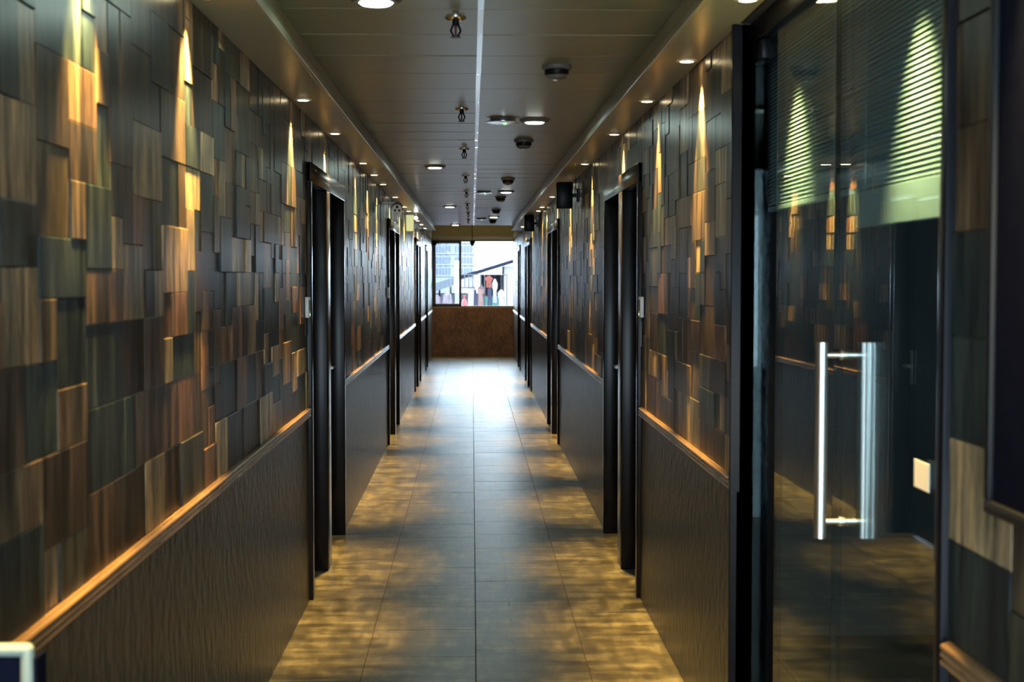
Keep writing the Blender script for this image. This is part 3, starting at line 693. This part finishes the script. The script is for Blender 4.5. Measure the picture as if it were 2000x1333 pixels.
# garment rack with clothes, in front of the shed
YR = 43.0
rk = thing('garment_rack', (0, YR, -3.2), 'black steel garment rack in front of the market shed', 'rack')
a_, b_ = px(900, 537, YR), px(990, 562, YR); RZ = a_[1]
MB().tube((a_[0], 0, RZ + 3.2), (b_[0], 0, RZ + 3.2), 0.016, seg=8).build('rail', 'rack_steel', rk)
MB().tube((a_[0], 0, b_[1] + 3.2), (px(947, 0, YR)[0], 0, b_[1] + 3.2), 0.016, seg=8).build('rail', 'rack_steel', rk)
for i in range(7):
    x = px(900 + 7.8 * i, 0, YR)[0]; MB().tube((x, 0, 0 if i in (0, 6) else b_[1] + 3.2), (x, 0, RZ + 3.2), 0.015, seg=8).build('bar', 'rack_steel', rk)
MB().tube((b_[0], 0, 0), (b_[0], 0, RZ + 3.2), 0.015, seg=8).build('bar', 'rack_steel', rk)
def garment(nm, x0, x1, y0, y1, dY, mat, label, cat, kind='shirt'):
    p, q = px(x0, y0, YR + dY), px(x1, y1, YR + dY); X0, X1, Zt, Zb = p[0], q[0], p[1], q[1]; W = X1 - X0; H = Zt - Zb
    if kind == 'shirt': o = [(0.38, 1), (0.62, 1), (1, 0.80), (0.92, 0.55), (0.80, 0.62), (0.84, 0.0), (0.16, 0.0), (0.20, 0.62), (0.08, 0.55), (0, 0.80)]
    elif kind == 'cloth': o = [(0, 1), (1, 1), (0.97, 0.0), (0.6, 0.05), (0.3, 0.0), (0.03, 0.04)]
    else: o = [(0.1, 1), (0.9, 1), (1.0, 0.0), (0.58, 0.0), (0.5, 0.72), (0.42, 0.0), (0.0, 0.0)]
    t = thing(nm, ((X0 + X1) / 2, YR + dY, Zb), label, cat, 'clothes hanging outside the end window')
    MB().prism([((a - 0.5) * W, b * H) for a, b in o], -0.03, 0.03, 'XZ').build('fabric', mat, t)
    MB().tube((0, 0, H - 0.02), (0, -dY, RZ + 0.016 - Zb), 0.006, seg=6).build('hanger', 'rack_steel', t)
garment('jacket', 947, 963, 539, 562, 0.0, 'cloth_red', 'red jacket hanging at the market shed doorway', 'jacket')
garment('trousers', 952, 961, 564, 599, -0.12, 'cloth_navy', 'long navy trousers hanging under the red jacket', 'trousers', 'trousers')
garment('shirt', 961, 972, 545, 592, 0.1, 'cloth_white', 'long white shirt hanging beside the red jacket', 'shirt')
garment('shirt', 972, 986, 566, 600, -0.12, 'cloth_white', 'white shirt hanging low by the shed side wall', 'shirt')
garment('shirt', 932, 946, 556, 600, 0.14, 'cloth_pink', 'pale pink shirt hanging beside the navy trousers', 'shirt')
garment('towel', 944, 974, 580, 601, 0.3, 'cloth_teal', 'pale teal cloth hanging behind the navy trousers', 'cloth', 'cloth')
garment('coat', 911, 929, 552, 602, 0.15, 'cloth_white', 'white coat hanging behind the steel rack', 'coat')
garment('trousers', 925, 932, 566, 599, -0.1, 'cloth_navy', 'short navy trousers hanging beside the pink shirt', 'trousers', 'trousers')
hy = thing('red_bottle', (*[px(907, 601, 42.0)[0], 42.0], px(907, 601, 42.0)[1] - 0.3), 'red gas bottle standing on a crate outside the window', 'gas bottle')
MB().lathe([(0.085, 0.0), (0.09, 0.02), (0.09, 0.42), (0.06, 0.52), (0.03, 0.56)], (0, 0, 0)).build('tank', 'red_paint', hy, True)
MB().tube((0, 0, 0.55), (0, 0, 0.66), 0.02, seg=10).tube((-0.05, 0, 0.64), (0.05, 0, 0.64), 0.016, seg=8).build('valve', 'red_paint', hy, True)
zc = px(0, 601, 42.0)[1] - 0.3
cr = thing('crate_stack', (px(907, 0, 42.0)[0], 42.0, -3.2), 'stack of pale crates under the red gas bottle', 'crate')
for i in range(5):
    h = (zc + 3.2) / 5; MB().box(-0.25, 0.25, -0.2, 0.2, i * h, (i + 1) * h - 0.01, bev=0.02).build('crate', 'crate_pink', cr)
for i, (x0, x1, y0, lab) in enumerate(((846, 862, 576, 'pale pink covered heap outside behind the closed sash'), (864, 884, 571, 'larger pale pink covered heap outside behind the closed sash'))):
    p, q = px(x0, y0, 43.5), px(x1, 640, 43.5)
    t = MB().lathe([((q[0] - p[0]) / 2, -3.2), ((q[0] - p[0]) / 2, p[1] - 0.30), ((q[0] - p[0]) / 2.6, p[1] - 0.08), (0.03, p[1])], ((p[0] + q[0]) / 2, 43.5, 0)).build('covered_heap', 'crate_pink', smooth=True); tag(t, lab, 'heap')

# ------------------------------------------------------------------ labels of the repeats, counted from the end window
count_labels('downlight', '%s small warm downlight from the end window, soffit over the bullet camera wall', lambda o: o.location.x < 0)
count_labels('downlight', '%s small warm downlight from the end window, soffit over the glass door wall', lambda o: o.location.x > 0)
count_labels('ceiling_lamp', '%s round cool white panel-ceiling lamp counted from the end window')
count_labels('sprinkler', '%s pendent sprinkler head counted from the end window')
count_labels('smoke_detector', '%s grey domed smoke detector counted from the end window')
count_labels('ceiling_speaker', '%s shallow round ceiling disc with bright rim, counted from the end window')
